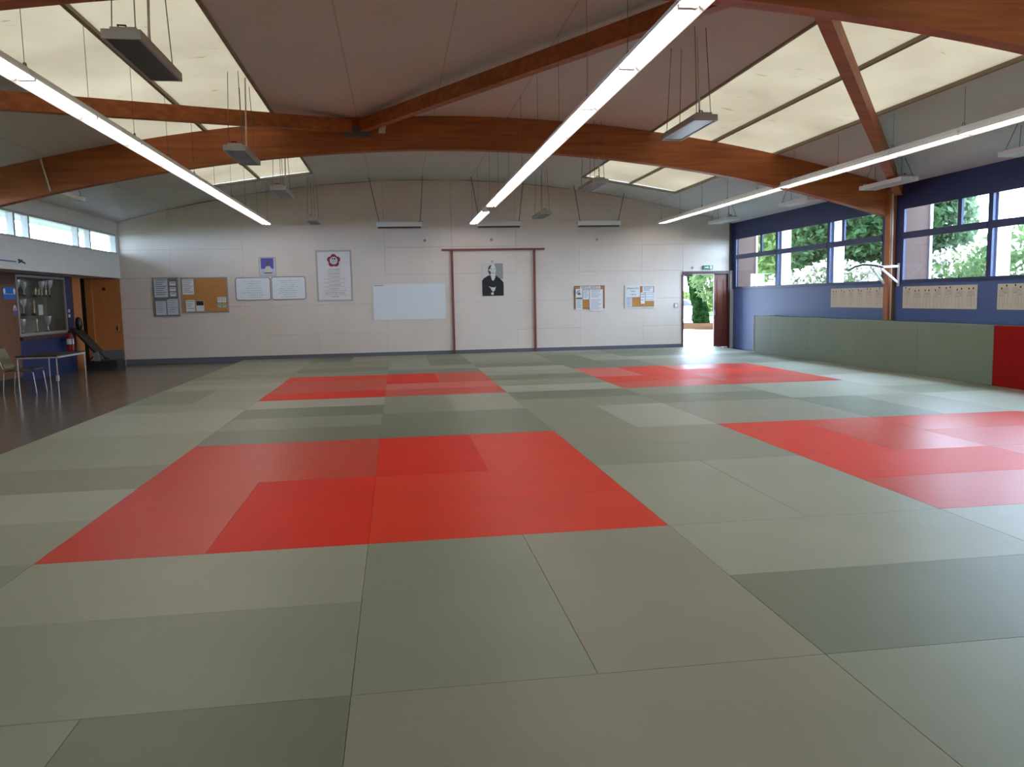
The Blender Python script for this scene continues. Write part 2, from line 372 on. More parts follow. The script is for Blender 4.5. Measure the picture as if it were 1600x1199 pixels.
def brace(a, b, label):
    za, zb_ = cz(a[0])-.17, cz(b[0])-.17
    o = obj('wind_brace', MB().bar((a[0], a[1], za), (b[0], b[1], zb_), .15, .22), WOOD)
    return tag(o, label, 'roof beam', 'diagonal wooden braces under the ceiling')
brace((-.5, 10.02), (-7.0, 3.0), 'diagonal wooden brace crossing the left skylight below the ceiling')
brace((-.25, 10.02), (4.1, 2.55), 'diagonal wooden brace rising from arch centre to the top middle')
brace((4.3, 2.55), (10.1, 9.75), 'diagonal wooden brace crossing the right skylight down to the window pillar')
t = thing('brace_bracket', 'small grey steel bracket where two braces meet the arch', 'bracket', (-.38, 10.1, 4.5))
obj('plate', MB().box(-.62, -.12, 10.09, 10.118, 4.52, 4.71), mat('bracket_grey', srgb(92, 92, 84), .5), t)
t = thing('detector', 'small cream wall sensor on the arch beside the brace bracket', 'sensor', (.08, 10.1, 4.6))
obj('body', MB().hexa([(.02,10.04,4.59),(.14,10.04,4.59),(.14,10.118,4.59),(.02,10.118,4.59)], [(.05,10.06,4.72),(.16,10.06,4.74),(.16,10.118,4.74),(.05,10.118,4.72)]), CONDUIT, t)
# ------------------------------------------------------------------ fluorescent rows
SEG = 1.555
def light_proto():
    t = thing('strip_light', 'x', 'lamp', (0, 0, 0), 'hanging fluorescent strip lights')
    m = MB(); l = SEG-.008
    m.box(-.035, .035, 0, l, .045, .10)
    obj('housing', m, ENAMEL, t)
    r = MB(); r.hexa([(-.125,0,-.02),(-.12,0,-.02),(-.12,l,-.02),(-.125,l,-.02)], [(-.04,0,.05),(-.035,0,.05),(-.035,l,.05),(-.04,l,.05)])
    r.hexa([(.12,0,-.02),(.125,0,-.02),(.125,l,-.02),(.12,l,-.02)], [(.035,0,.05),(.04,0,.05),(.04,l,.05),(.035,l,.05)]); r.box(-.04, .04, 0, l, .04, .046)
    obj('reflector', r, REFL, t, kind='stuff') if False else obj('reflector', r, REFL, t)
    for x in (-.045, .045): obj('tube', MB().tube([(x, .022, .012), (x, l-.022, .012)], .019, 10), TUBEM, t, smooth=True)
    for y in (.012, l-.012): obj('lamp_holder', MB().box(-.072, .072, y-.01, y+.01, -.008, .045), ENAMEL, t)
    obj('hook', MB().tube([(0, l-.02, .10), (0, l-.04, .14), (0, l-.0, .15), (0, l+.02, .12)], .007, 6), STEEL, t)
    return t
lp = light_proto(); first = True
for rx, rn, y_end, gaps in ((-3.04, 'left', 17.05, ()), (2.4, 'middle', 17.3, (2,)), (7.85, 'right', 17.45, ())):
    yy = y_end
    for k in range(13):
        if k in gaps: yy -= 1.0
        yy -= SEG
        lab = 'lit fluorescent strip light, %s from the back wall in the %s hanging row' % (ORD[k], rn)
        loc = (rx, yy, 3.62)
        if first: o = lp; o.location = loc; o['label'] = lab; first = False
        else: o = dup(lp, loc, lab)
        z = cz(rx)-3.62
        c = MB().tube([(0, SEG-.03, .14), (0, SEG-.03, z)], .003, 5)
        cc = obj('cable', c, STEEL); cc.parent = o
# ------------------------------------------------------------------ radiant heaters
def heater_proto(name, under, w=.30, l=1.25):
    t = thing(name, 'x', 'heater', (0, 0, 0), 'hanging radiant heaters')
    h = .075; b = .022
    m = MB().box(-w/2, w/2, 0, l, .02, h)
    m.box(-w/2, w/2, 0, b, 0, .02).box(-w/2, w/2, l-b, l, 0, .02).box(-w/2, -w/2+b, b, l-b, 0, .02).box(w/2-b, w/2, b, l-b, 0, .02)
    obj('casing', m, GREYEN if under is HBLACK else ENAMEL, t)
    obj('radiant_panel', MB().box(-w/2+b, w/2-b, b, l-b, .008, .02), under, t)
    obj('mounting_rail', MB().box(-w/2+.05, w/2-.05, .06, .10, h, h+.035), GREYEN, t)
    obj('mounting_rail', MB().box(-w/2+.05, w/2-.05, l-.10, l-.06, h, h+.035), GREYEN, t)
    obj('power_lead', MB().tube([(-.03, .08, h+.01), (-.05, .1, h+.06), (.0, .14, h+.07), (.02, .12, h+.02)], .008, 6), BLACK, t)
    return t
def hang(o, loc, w, l, xin=.0, vee=False):
    x, y, z = loc
    for yy in (.08, l-.08):
        for s in (-1, 1):
            xt = (s*.03 if vee else s*.07)
            c = MB().tube([(s*(w/2-.06), yy, .10), (xt, yy + (.12 if yy < .5 else -.12), cz(x+xt)-z)], .005, 5)
            cc = obj('chain', c, STEEL); cc.parent = o
    c = MB().tube([(w/2-.06, l*.35, .08), (.1, l*.45, cz(x+.1)-z)], .011, 6); cc = obj('supply_cable', c, CONDUIT); cc.parent = o
hp = heater_proto('radiant_heater', HBLACK)
first = True
LH = [((-1.85, 1.88, 3.65), 'grey radiant heater with black underside, nearest one, beneath the left skylight'),
      ((-1.9, 6.65, 3.65), 'radiant heater hanging just in front of the arch, left row'),
      ((-1.88, 10.62, 3.65), 'radiant heater just behind the arch, left row, with coiled lead'),
      ((-1.85, 16.3, 3.65), 'small-looking radiant heater in the left row closest to the back wall'),
      ((4.03, 4.48, 3.65), 'radiant heater hanging below the near end of the right skylight'),
      ((4.06, 9.68, 3.65), 'radiant heater beneath the arch, right of the middle light row'),
      ((4.06, 15.1, 3.65), 'radiant heater right of the middle light row closest to back wall')]
for loc, lab in LH:
    if first: o = hp; o.location = loc; o['label'] = lab; first = False
    else: o = dup(hp, loc, lab)
for i, (loc, lab) in enumerate(LH):
    o = [q for q in COL.objects if q.get('label') == lab][0]; hang(o, loc, .30, 1.25)
hw = heater_proto('radiant_heater', HGREY, .34, 1.3)
first = True
RH = [((9.28, 8.2, 3.48), 'white radiant heater overlapping the top of the wooden window pillar'),
      ((9.08, 11.1, 3.5), 'white radiant heater over the middle window behind the arch'),
      ((9.1, 15.3, 3.5), 'white radiant heater near the top right corner of back wall'),
      ((9.28, 4.6, 3.48), 'white radiant heater at the right picture edge above the windows'),
      ((-5.82, 10.45, 3.58), 'pale radiant heater at far left half hidden behind the arch')]
for loc, lab in RH:
    if first: o = hw; o.location = loc; o['label'] = lab; first = False
    else: o = dup(hw, loc, lab)
for loc, lab in RH:
    o = [q for q in COL.objects if q.get('label') == lab][0]; hang(o, loc, .34, 1.3, vee=True)
for x0, nm in ((-.23, 'left of the three along the back wall'), (2.54, 'middle of the three along the back wall, behind the lamp end'), (5.42, 'right of the three along the back wall')):
    t = thing('wall_heater', 'long white radiant heater, ' + nm, 'heater', (x0, 17.5, 3.56), 'heaters along the back wall')
    obj('casing', MB().box(x0, x0+1.25, 17.45, 17.7, 3.575, 3.70), ENAMEL, t)
    obj('radiant_panel', MB().box(x0+.04, x0+1.21, 17.46, 17.68, 3.545, 3.575), HBLACK, t)
    for xx, tx in ((x0+.08, x0-.15), (x0+1.2, x0+1.3)):
        obj('hanger', MB().tube([(xx, 17.58, 3.70), (tx, 17.3, cz(tx))], .012, 6), STEEL, t)
    obj('junction_box', MB().box(x0+1.14, x0+1.27, 17.52, 17.6, 3.70, 3.73), GREYEN, t)
# white conduit on arch at left
tag(obj('cable_conduit', MB().tube([(-5.76, 10.1, cz(-5.75)-.02), (-5.64, 10.1, 3.56)], .016, 8), CONDUIT), 'cream cable conduit running down the left end of the arch', 'conduit')
# ------------------------------------------------------------------ floor mats
V, Hh = 'v', 'h'
ori = {(-2,-2):Hh,(0,-2):V,(2,-2):Hh,(-2,-4):V,(0,-4):Hh,(2,-4):Hh,(-2,0):V,(0,0):Hh,(-2,2):Hh,(0,2):V,(2,0):V,(2,2):Hh,(2,4):V,(2,6):Hh,
       (4,2):V,(6,2):Hh,(4,0):Hh,(6,0):Hh,(-2,8):Hh,(-2,10):Hh,(0,8):Hh,(0,10):V,(4,10):V,(4,8):Hh,(6,8):Hh,(6,10):Hh,(-2,4):Hh,(-2,6):Hh,(0,4):Hh,(0,6):V,(4,-2):Hh,(4,4):Hh,(4,6):Hh,(6,4):V,(6,6):Hh}
tone = {(-2,-2):(0,1),(0,-2):(0,4),(2,-2):(2,1),(-2,-4):(0,2),(0,-4):(0,4),(2,-4):(0,0),(2,0):(1,1),(2,2):(0,4),(2,4):(0,3),(2,6):(0,2),
        (-2,0):(1,2),(0,0):(0,0),(-2,2):(1,1),(0,2):(2,0),(4,2):(0,3),(6,2):(1,3),(4,0):(1,0),(6,0):(1,1),(-2,8):(2,1),(-2,10):(1,0),(0,8):(1,3),(0,10):(2,1),(4,8):(1,0),(4,10):(3,0),(6,8):(3,1),(6,10):(0,3)}
rnd = random.Random(5)
xc = [-4, -2, 0, 2, 4, 6, 8]; yr = list(range(-6, 18, 2))
SQ = {(0,0):'near left', (1,0):'near right', (0,1):'far left', (1,1):'far right'}
meshes = {}
def floor_mat(x0, x1, y0, y1, material, label, cat, group):
    key = (round(x1-x0, 3), round(y1-y0, 3), material.name)
    if key not in meshes:
        w, d = x1-x0, y1-y0
        o = obj('floor_mat', MB().cbox(.001, w-.001, .001, d-.001, FL, 0, .0015), material); meshes[key] = o.data
    else:
        o = bpy.data.objects.new('floor_mat', meshes[key]); COL.objects.link(o)
    o.location = (x0, y0, 0); return tag(o, label, cat, group)
for ci, x in enumerate(xc):
    for ri, y in enumerate(yr):
        wdt = 2.0 if x < 8 else 1.69
        red = (x in (-2, 0, 4, 6)) and (y in (0, 2, 8, 10))
        o_ = ori.get((x, y), Hh if rnd.random() < .72 else V)
        tn = tone.get((x, y), (rnd.randrange(5), rnd.randrange(5)) if not red else (rnd.randrange(4), rnd.randrange(4)))
        for half in (0, 1):
            if o_ == V: bx = (x + wdt/2*half, x + wdt/2*(half+1), y, y+2); hn = ('left', 'right')[half]
            else: bx = (x, x+wdt, y+half, y+half+1); hn = ('front', 'back')[half]
            if ri == len(yr)-1: bx = (bx[0], bx[1], bx[2], min(bx[3], 17.965))
            if red:
                sq = SQ[(0 if x < 3 else 1, 0 if y < 5 else 1)]
                qn = ('front' if y in (0, 8) else 'back') + ' ' + ('left' if x in (-2, 4) else 'right')
                lab = 'red judo mat, %s half of the %s quarter of the %s red square' % (hn, qn, sq); mt = REDS[tn[half]]; grp = 'red judo mats'
            else:
                lab = 'grey-green mat, %s half, %s pair from left edge, %s pair row from back wall' % (hn, ORD[ci], ORD[len(yr)-1-ri]); mt = GREENS[tn[half]]; grp = 'grey-green judo mats'
            floor_mat(*bx, mt, lab, 'mat', grp)
# ------------------------------------------------------------------ padded casing on the right wall
o = obj('padding_ledge', MB().box(9.76, 10.27, -5.9, 15.24, .0, .955), DKGREEN); tag(o, 'dark green boxed ledge under the windows behind the standing wall mats', 'ledge')
ym = [15.26, 14.33, 12.4, 10.4, 8.45, 6.54]
for i, (b, a) in enumerate(zip(ym[:-1], ym[1:])):
    o = obj('wall_mat', MB().box(9.70, 9.757, a+.003, b-.003, 0.0, .965), WGREEN)
    tag(o, 'green mat standing against the window wall, %s from the doorway' % ORD[i], 'mat', 'green mats standing along the window wall')
o = obj('wall_mat', MB().box(9.70, 9.757, 4.55, 6.537, 0.0, .965), WRED); tag(o, 'red mat standing against the window wall at the right picture edge', 'mat')
for i, (a, b) in enumerate(((2.55, 4.54), (.55, 2.54), (-1.45, .54), (-3.45, -1.46))):
    o = obj('wall_mat', MB().box(9.70, 9.757, a, b, 0.0, .965), (WRED, WGREEN)[i > 0])
    tag(o, 'wall mat standing beyond the right picture edge, %s after the red one' % ORD[i], 'mat')
o = obj('end_trim', MB().box(9.69, 10.27, 15.262, 15.285, .0, .97), ENAMEL); tag(o, 'thin pale end strip of the wall mat ledge beside the doorway', 'trim')
# ------------------------------------------------------------------ technique posters on the right wall
def figure_ink(m, mh, y, z, s, rg):
    X = 10.268
    def stroke(pts, w):
        for p, q in zip(pts[:-1], pts[1:]):
            d = Vector((0, q[0]-p[0], q[1]-p[1])); 
            if d.length < 1e-5: continue
            nrm = Vector((0, -d.z, d.y)).normalized()*w
            m.quad((X, p[0]-nrm.y, p[1]-nrm.z), (X, p[0]+nrm.y, p[1]+nrm.z), (X, q[0]+nrm.y, q[1]+nrm.z), (X, q[0]-nrm.y, q[1]-nrm.z))
    for sgn in (-1, 1):
        cy = y + sgn*.055*s; hz = z + .15*s + rg.uniform(-.05, .02)
        mh.disc((X-.0005, cy, hz), .017*s, 'x', 10, .02*s)
        sh = (cy+rg.uniform(-.01, .01), hz-.03*s)
        w = .0022
        stroke([(sh[0]-.035*s, sh[1]-.01), (sh[0]-.045*s, sh[1]-.1*s), (sh[0]-.03*s, sh[1]-.16*s)], w)
        stroke([(sh[0]+.035*s, sh[1]-.01), (sh[0]+.04*s, sh[1]-.1*s), (sh[0]+.03*s, sh[1]-.16*s)], w)
        stroke([(sh[0]-.02*s, sh[1]), (sh[0]+.015*s, sh[1]-.08*s)], w); stroke([(sh[0]+.02*s, sh[1]), (sh[0]-.015*s, sh[1]-.07*s)], w)
        stroke([(sh[0]-.035*s, sh[1]-.09*s), (sh[0]+.035*s, sh[1]-.095*s)], w*1.6)
        stroke([(sh[0]-sgn*.035*s, sh[1]-.01), (sh[0]-sgn*.075*s, sh[1]-.05*s), (sh[0]-sgn*.1*s, sh[1]-.03*s)], w)
        k = rg.uniform(-.03, .03)
        stroke([(sh[0]-.03*s, sh[1]-.16*s), (sh[0]-.04*s+k, sh[1]-.28*s), (sh[0]-.06*s+k, sh[1]-.29*s)], w)
        stroke([(sh[0]+.03*s, sh[1]-.16*s), (sh[0]+.04*s+k, sh[1]-.27*s), (sh[0]+.06*s+k, sh[1]-.285*s)], w)
for (y0, y1, nn, lab) in ((10.42, 12.45, 6, 'long cream poster of wrestling figures left of the wooden pillar'), (7.68, 9.76, 7, 'long cream poster of wrestling figures right of the wooden pillar'), (5.1, 7.2, 7, 'long cream poster of wrestling figures cut by the right picture edge')):
    rg = random.Random(int(y0*10)); t = thing('technique_poster', lab, 'poster', (10.275, (y0+y1)/2, 1.2), 'technique posters below the windows')
    obj('sheet', MB().box(10.27, 10.278, y0, y1, 1.2, 1.63), CREAM, t)
    m, mh = MB(), MB()
    for k in range(nn): figure_ink(m, mh, y0 + (k+.5)*(y1-y0)/nn, 1.44, 1.0, rg)
    obj('ink_lines', m, INKG, t, kind='stuff'); obj('ink_heads', mh, INK, t, kind='stuff')
# ------------------------------------------------------------------ pull-up bar on the pillar
t = thing('pull_up_bar', 'white bracketed pull-up bar with black curved grip on wooden pillar', 'pull-up bar', (10.1, 10.0, 1.7))
for y, xr in ((9.87, 10.24), (10.13, 10.10)):
    obj('arm', MB().bar((xr, y, 2.04), (9.80, y, 2.03), .04, .045), ENAMEL, t)
    obj('strut', MB().bar((xr, y, 1.70), (9.86, y, 2.0), .04, .04), ENAMEL, t)
obj('mounting_plate', MB().box(10.225, 10.245, 9.84, 9.90, 1.64, 2.1), ENAMEL, t)
obj('grip', MB().tube([(9.82, 9.75, 2.02), (9.81, 10.05, 2.07), (9.80, 10.4, 2.10), (9.80, 10.7, 2.07), (9.80, 10.97, 1.99)], .018, 8), BLACK, t, smooth=True)
# ------------------------------------------------------------------ back wall furnishings
YW = 17.975
def board(name, label, cat, x0, x1, z0, z1, face, frame, fw_=.03, th=.02, group=None, round_=0.):
    t = thing(name, label, cat, ((x0+x1)/2, YW, z0), group)
    if round_:
        def rr(r, x0, x1, z0, z1, y):
            P = []
            for cx, cz_, a0 in ((x1-r, z0+r, -90), (x1-r, z1-r, 0), (x0+r, z1-r, 90), (x0+r, z0+r, 180)):
                for k in range(6): a = R(a0+90*k/5); P.append((cx+r*math.cos(a), y, cz_+r*math.sin(a)))
            return P
        A = rr(round_, x0, x1, z0, z1, YW); B = rr(round_, x0, x1, z0, z1, YW+.02); m = MB(); n_ = len(A); m.v = A+B
        m.f = [tuple(range(n_)), tuple(range(2*n_-1, n_-1, -1))] + [(i, (i+1) % n_, n_+(i+1) % n_, n_+i) for i in range(n_)]
        obj('frame', m, frame, t)
        C = rr(round_*.8, x0+fw_, x1-fw_, z0+fw_, z1-fw_, YW-.003); obj('face', MB().poly(C), face, t)
    else:
        m = MB().box(x0, x1, YW, YW+th, z0, z0+fw_).box(x0, x1, YW, YW+th, z1-fw_, z1).box(x0, x0+fw_, YW, YW+th, z0+fw_, z1-fw_).box(x1-fw_, x1, YW, YW+th, z0+fw_, z1-fw_)
        obj('frame', m, frame, t); obj('face', MB().box(x0+fw_, x1-fw_, YW+.006, YW+th, z0+fw_, z1-fw_), face, t)
    return t
def sheet(t, x0, x1, z0, z1, m=PAPER, d=.008, lines=0, ink=INKL, name='paper'):
    s = obj(name, MB().box(x0, x1, YW-d, YW-d+.004, z0, z1), m, t)
    if lines:
        q = MB(); hh = (z1-z0)/(lines+1)
        for k in range(lines):
            zc = z1-hh*(k+.8); a = x0+(x1-x0)*.1; b = x1-(x1-x0)*(.1 + .25*((k*7) % 3)/2); q.quad((a, YW-d-.001, zc), (b, YW-d-.001, zc), (b, YW-d-.001, zc+hh*.35), (a, YW-d-.001, zc+hh*.35))
        obj('print', q, ink, s, kind='stuff')
    return s
t = board('notice_board', 'grey notice board covered with printed sheets, leftmost on back wall', 'notice board', -6.3, -5.62, 1.24, 2.31, mat('grey_felt', srgb(120, 112, 112), .8), ALU)
sheet(t, -6.25, -5.9, 1.77, 2.27, PAPERB, lines=8, ink=INKG)
for z in (2.08, 1.93, 1.79): sheet(t, -5.85, -5.69, z, z+.11, PAPER, lines=1, ink=INKG, name='card')
sheet(t, -6.24, -5.97, 1.29, 1.67, PAPERB, lines=6); sheet(t, -5.94, -5.66, 1.29, 1.72, PAPERB, lines=6)
obj('dark_strip', MB().box(-6.24, -5.9, YW-.009, YW-.005, 1.70, 1.75), INKG, t)
t = board('cork_board', 'large plain cork board with five papers, beside the grey board', 'cork board', -5.56, -4.33, 1.33, 2.30, CORK, ALU)
sheet(t, -5.52, -5.22, 1.83, 2.25, PAPER, lines=7); sheet(t, -5.45, -5.22, 1.37, 1.68, PAPER, lines=4)
s = sheet(t, -5.19, -4.98, 1.37, 1.66, PAPER, name='flyer'); obj('print', MB().box(-5.18, -4.99, YW-.0095, YW-.008, 1.53, 1.65), mat('flyer_purple', srgb(38, 20, 48), .7), s)
for x in (-4.62, -4.50): sheet(t, x, x+.11, 1.60, 1.75, PAPER, lines=2, name='card')
for x in (-4.62, -4.50): sheet(t, x, x+.1, 1.46, 1.57, mat('green_card', srgb(176, 200, 180), .8), lines=1, ink=INKG, name='card')
def scribble(t, x0, x1, z0, z1, n_, seed):
    rg = random.Random(seed); q = MB()
    for k in range(n_):
        z = z1-(k+.7)*(z1-z0)/n_; a = x0+rg.uniform(.05, .35)*(x1-x0)
        while a < x1-rg.uniform(.05, .3)*(x1-x0):
            w = rg.uniform(.02, .07); q.quad((a, YW-.0045, z), (a+w, YW-.0045, z+rg.uniform(-.004, .004)), (a+w, YW-.0045, z+.012), (a, YW-.0045, z+.012)); a += w+rg.uniform(.012, .03)
    obj('marker_notes', q, INKL, t, kind='stuff')
t = board('marker_board', 'small rounded whiteboard with faint notes, next to the cork board', 'whiteboard', -4.13, -3.19, 1.64, 2.27, WBOARD, INKG, .018, round_=.07); scribble(t, -4.0, -3.3, 1.7, 2.2, 8, 3)
t = board('marker_board', 'small rounded whiteboard with faint notes, right one of the pair', 'whiteboard', -3.165, -2.24, 1.64, 2.28, WBOARD, INKG, .018, round_=.07); scribble(t, -3.05, -2.35, 1.7, 2.2, 9, 4)
# photo of a seated man in white jacket
t = board('framed_photo', 'small framed photo of person in white jacket against purple sky', 'picture', -3.48, -3.02, 2.30, 2.82, PALE, GREYEN, .02)
d = YW-.001
obj('purple_sky', MB().box(-3.42, -3.08, d, d+.003, 2.50, 2.79), PURPLE, t); obj('pale_glow', MB().box(-3.42, -3.08, d, d+.003, 2.33, 2.50), LILAC, t)
obj('white_jacket', MB().poly([(-3.36,d-.002,2.35),(-3.10,d-.002,2.35),(-3.12,d-.002,2.46),(-3.18,d-.002,2.57),(-3.28,d-.002,2.57),(-3.34,d-.002,2.46)]), PALE, t)
obj('head', MB().disc((-3.23, d-.003, 2.64), .045, 'y', 14, .065), SKIN, t)
obj('belt', MB().box(-3.34, -3.12, d-.005, d-.003, 2.37, 2.40), SKIN, t)
# moral code poster
t = board('framed_poster', 'tall framed poster with red blossom emblem and lines of text', 'poster', -1.94, -.96, 1.57, 2.99, mat('poster_white', srgb(224, 218, 216), .6), GREYEN, .045)
cx = -1.45; ez = 2.70
e = MB()
for k in range(5):
    a = R(90+72*k); e.disc((cx+.10*math.cos(a), YW+.002-.0002*k, ez+.10*math.sin(a)), .085, 'y', 18)
obj('emblem_petals', e, CRIMSON, t, kind='stuff')
obj('emblem_ring', MB().disc((cx, YW-.0005, ez), .125, 'y', 24), mat('dark_crimson', srgb(92, 20, 40), .7), t)
obj('emblem_disc', MB().disc((cx, YW-.002, ez), .108, 'y', 24), PALE, t)
text_mesh('emblem_text', 'CODE MORAL', .026, (cx, YW-.004, ez-.01), 'y', INK, t); text_mesh('emblem_text', 'JUDO', .03, (cx, YW-.004, ez-.045), 'y', CRIMSON, t)
m = MB().disc((cx-.03, YW-.004, ez+.055), .022, 'y', 8).disc((cx+.03, YW-.004, ez+.05), .024, 'y', 8); obj('emblem_figures', m, INK, t, kind='stuff')
code = [('LA POLITESSE', "C'est le respect d'autrui"), ('LE COURAGE', "C'est faire ce qui est juste"), ('LA SINCERITE', "C'est s'exprimer sans deguiser sa pensee"), ("L'HONNEUR", "C'est etre fidele a la parole donnee"),
        ('LA MODESTIE', "C'est parler de soi-meme sans orgueil"), ('LE RESPECT', 'Sans respect aucune confiance ne peut naitre'), ('LE CONTROLE DE SOI', "C'est savoir se taire lorsque monte la colere"), ("L'AMITIE", '')]
for k, (a, b) in enumerate(code):
    z = 2.455-k*.108
    text_mesh('heading', a, .052, (cx, YW+.003, z), 'y', mat('poster_heading', srgb(120, 84, 92), .8), t)
    if b: text_mesh('motto', b, .036, (cx, YW+.003, z-.046), 'y', INKG, t)
# big whiteboard
t = board('whiteboard', 'large blank whiteboard left of the red-brown frame', 'whiteboard', -.41, 1.65, 1.01, 2.03, WBOARD, mat('board_edge', srgb(210, 212, 216), .4), .012)
obj('marker_line', MB().box(-.37, -.1, YW+.003, YW+.005, 1.98, 1.995), INKG, t)
# red-brown gate frame
t = thing('gate_frame', 'thin red-brown wooden gate-shaped frame on the back wall', 'wooden frame', (3.04, 17.94, 0))
for x in (1.85, 4.225): obj('post', MB().box(x-.03, x+.03, 17.93, 17.972, 0.0, 2.93), TORII, t)
obj('lintel', MB().box(1.56, 4.53, 17.92, 17.972, 2.93, 2.985), TORII, t)
# portrait
t = thing('portrait', 'black and white portrait of bearded bald person in dark robe', 'picture', (3.01, YW, 1.64))
x0, x1, z0, z1 = 2.70, 3.32, 1.64, 2.57; d = YW
obj('backing', MB().box(x0, x1, d, d+.02, z0, z1), PALE, t)
obj('grey_ground', MB().poly([(3.07,d-.001,2.12),(x1-.01,d-.001,2.12),(x1-.01,d-.001,z1-.01),(3.07,d-.001,z1-.01)]), mat('print_grey', srgb(150, 150, 148), .7), t)
def px(a, b, y): return (x0+(x1-x0)*a, y, z1-(z1-z0)*b)
obj('robe', MB().poly([px(a, b, d-.002) for a, b in ((0,1),(1,1),(1,.60),(.88,.50),(.66,.38),(.5,.42),(.34,.36),(.1,.45),(0,.53))][::-1]), INK, t)
obj('head_shade', MB().disc(px(.42, .21, d-.003), .085, 'y', 18, .14), mat('print_dark', srgb(60, 58, 58), .7), t)
obj('face', MB().disc(px(.52, .20, d-.004), .08, 'y', 18, .145), mat('print_white', srgb(216, 214, 210), .7), t)
obj('ear_light', MB().disc(px(.36, .21, d-.0045), .022, 'y', 10, .035), mat('print_white', (1,1,1,1)), t)
obj('eye', MB().disc(px(.44, .18, d-.005), .018, 'y', 8, .01), INK, t); obj('eye', MB().disc(px(.58, .18, d-.005), .016, 'y', 8, .009), INK, t)
obj('nose', MB().poly([px(.50,.2,d-.005), px(.535,.255,d-.005), px(.485,.255,d-.005)]), mat('print_grey', (1,1,1,1)), t)
obj('mouth', MB().poly([px(.44,.295,d-.0055), px(.57,.295,d-.0055), px(.57,.31,d-.0055), px(.44,.31,d-.0055)]), INK, t)
obj('beard', MB().poly([px(a, b, d-.005) for a, b in ((.40,.31),(.62,.31),(.62,.44),(.53,.54),(.46,.52),(.42,.42))]), mat('print_white', (1,1,1,1)), t)
obj('fan', MB().poly([px(a, b, d-.004) for a, b in ((.30,.70),(.42,.74),(.60,.74),(.64,.70),(.60,.82),(.52,.88),(.44,.84),(.38,.76))]), mat('print_white', (1,1,1,1)), t)
obj('hand', MB().disc(px(.47, .93, d-.004), .04, 'y', 12), mat('print_white', (1,1,1,1)), t)
obj('hook', MB().disc((3.0, d-.001, 2.62), .03, 'y', 10, .04), INKL, t)
# two right cork boards
t = board('cork_board', 'cork board headed INFOS AIKIDO with overlapping papers', 'cork board', 5.40, 6.31, 1.21, 1.88, CORK, mat('cork_frame_brown', srgb(140, 92, 64), .6), .025)
sheet(t, 5.57, 6.18, 1.79, 1.865, PAPER, .009, name='title_strip'); text_mesh('title', 'INFOS AIKIDO', .085, (5.88, YW-.011, 1.825), 'y', INK, t)
s = sheet(t, 5.44, 5.64, 1.50, 1.79, PAPER, .008, name='poster'); m = MB()
for k in range(14):
    a0 = R(60+20*k); a1 = R(60+20*(k+1)); rr = .065
    m.quad((5.54+rr*math.cos(a0), YW-.0095, 1.68+rr*math.sin(a0)), (5.54+rr*math.cos(a1), YW-.0095, 1.68+rr*math.sin(a1)), (5.54+.045*math.cos(a1), YW-.0095, 1.68+.045*math.sin(a1)), (5.54+.045*math.cos(a0), YW-.0095, 1.68+.045*math.sin(a0)))
m.disc((5.54, YW-.0095, 1.665), .026, 'y', 10); obj('emblem', m, INK, s, kind='stuff'); obj('band', MB().box(5.45, 5.63, YW-.0095, YW-.008, 1.505, 1.535), INK, s)
sheet(t, 5.44, 5.64, 1.19, 1.49, PAPER, .008, lines=5); sheet(t, 5.66, 5.84, 1.48, 1.77, PAPER, .008, lines=6)
sheet(t, 5.86, 6.25, 1.49, 1.77, PAPER, .010, lines=6); sheet(t, 5.85, 6.25, 1.14, 1.49, PAPER, .012, lines=8)
t = board('cork_board', 'white framed cork board headed SPIRALE DU TAO with calendar', 'cork board', 6.92, 7.85, 1.20, 1.87, CORK, ENAMEL, .03)
s = sheet(t, 6.95, 7.38, 1.52, 1.84, PAPER, .008, name='title_sheet')
for k, (tx, sz) in enumerate((('SPIRALE DU', .072), ('TAO', .072), ('qi gong', .06))): text_mesh('title', tx, sz, (7.165, YW-.010, 1.775-k*.085), 'y', INK, s)
sheet(t, 6.95, 7.14, 1.24, 1.51, PAPERB, .008, lines=6); sheet(t, 7.46, 7.79, 1.66, 1.83, PAPER, .008, lines=3, ink=INKG)
s = sheet(t, 7.40, 7.53, 1.32, 1.65, PAPER, .009, lines=3, ink=INKL); s = sheet(t, 7.55, 7.81, 1.40, 1.65, PAPER, .008, name='calendar'); q = MB()
for i in range(4):
    for j in range(3): q.box(7.575+i*.06, 7.60+i*.06, YW-.0095, YW-.008, 1.425+j*.08, 1.455+j*.08)
obj('dates', q, INKL, s, kind='stuff')
# exit sign, switch, wall marks
t = thing('exit_sign', 'small green and white emergency exit sign above the door', 'exit sign', (9.48, 17.95, 2.30))
obj('body', MB().box(9.33, 9.63, 17.95, 17.998, 2.30, 2.42), SIGNGREEN, t); m = MB().box(9.38, 9.46, 17.945, 17.95, 2.345, 2.375).poly([(9.46,17.946,2.32),(9.46,17.946,2.40),(9.50,17.946,2.36)])
obj('arrow', m, PAPER, t, kind='stuff'); obj('doorway_symbol', MB().box(9.54, 9.60, 17.945, 17.95, 2.315, 2.405), PAPER, t)
t = thing('light_switch', 'small grey light switch on back wall left of the doorway', 'switch', (8.5, 17.97, 1.19)); obj('plate', MB().box(8.44, 8.56, 17.975, 17.998, 1.18, 1.32), GREYEN, t); obj('rocker', MB().box(8.47, 8.53, 17.968, 17.976, 1.21, 1.29), ENAMEL, t)
for x, z, w_ in ((3.0, 3.24, 'above the gate-shaped frame'), (6.1, 3.22, 'high above the right cork boards'), (1.1, 3.24, 'high above the blank whiteboard'), (9.02, 2.36, 'left of the exit sign')):
    t = thing('wall_hook', 'small round grey wall fitting ' + w_, 'wall fitting', (x, 17.98, z)); obj('cap', MB().tube([(x, 17.998, z), (x, 17.96, z)], [.045, .03], 10), GREYEN, t)
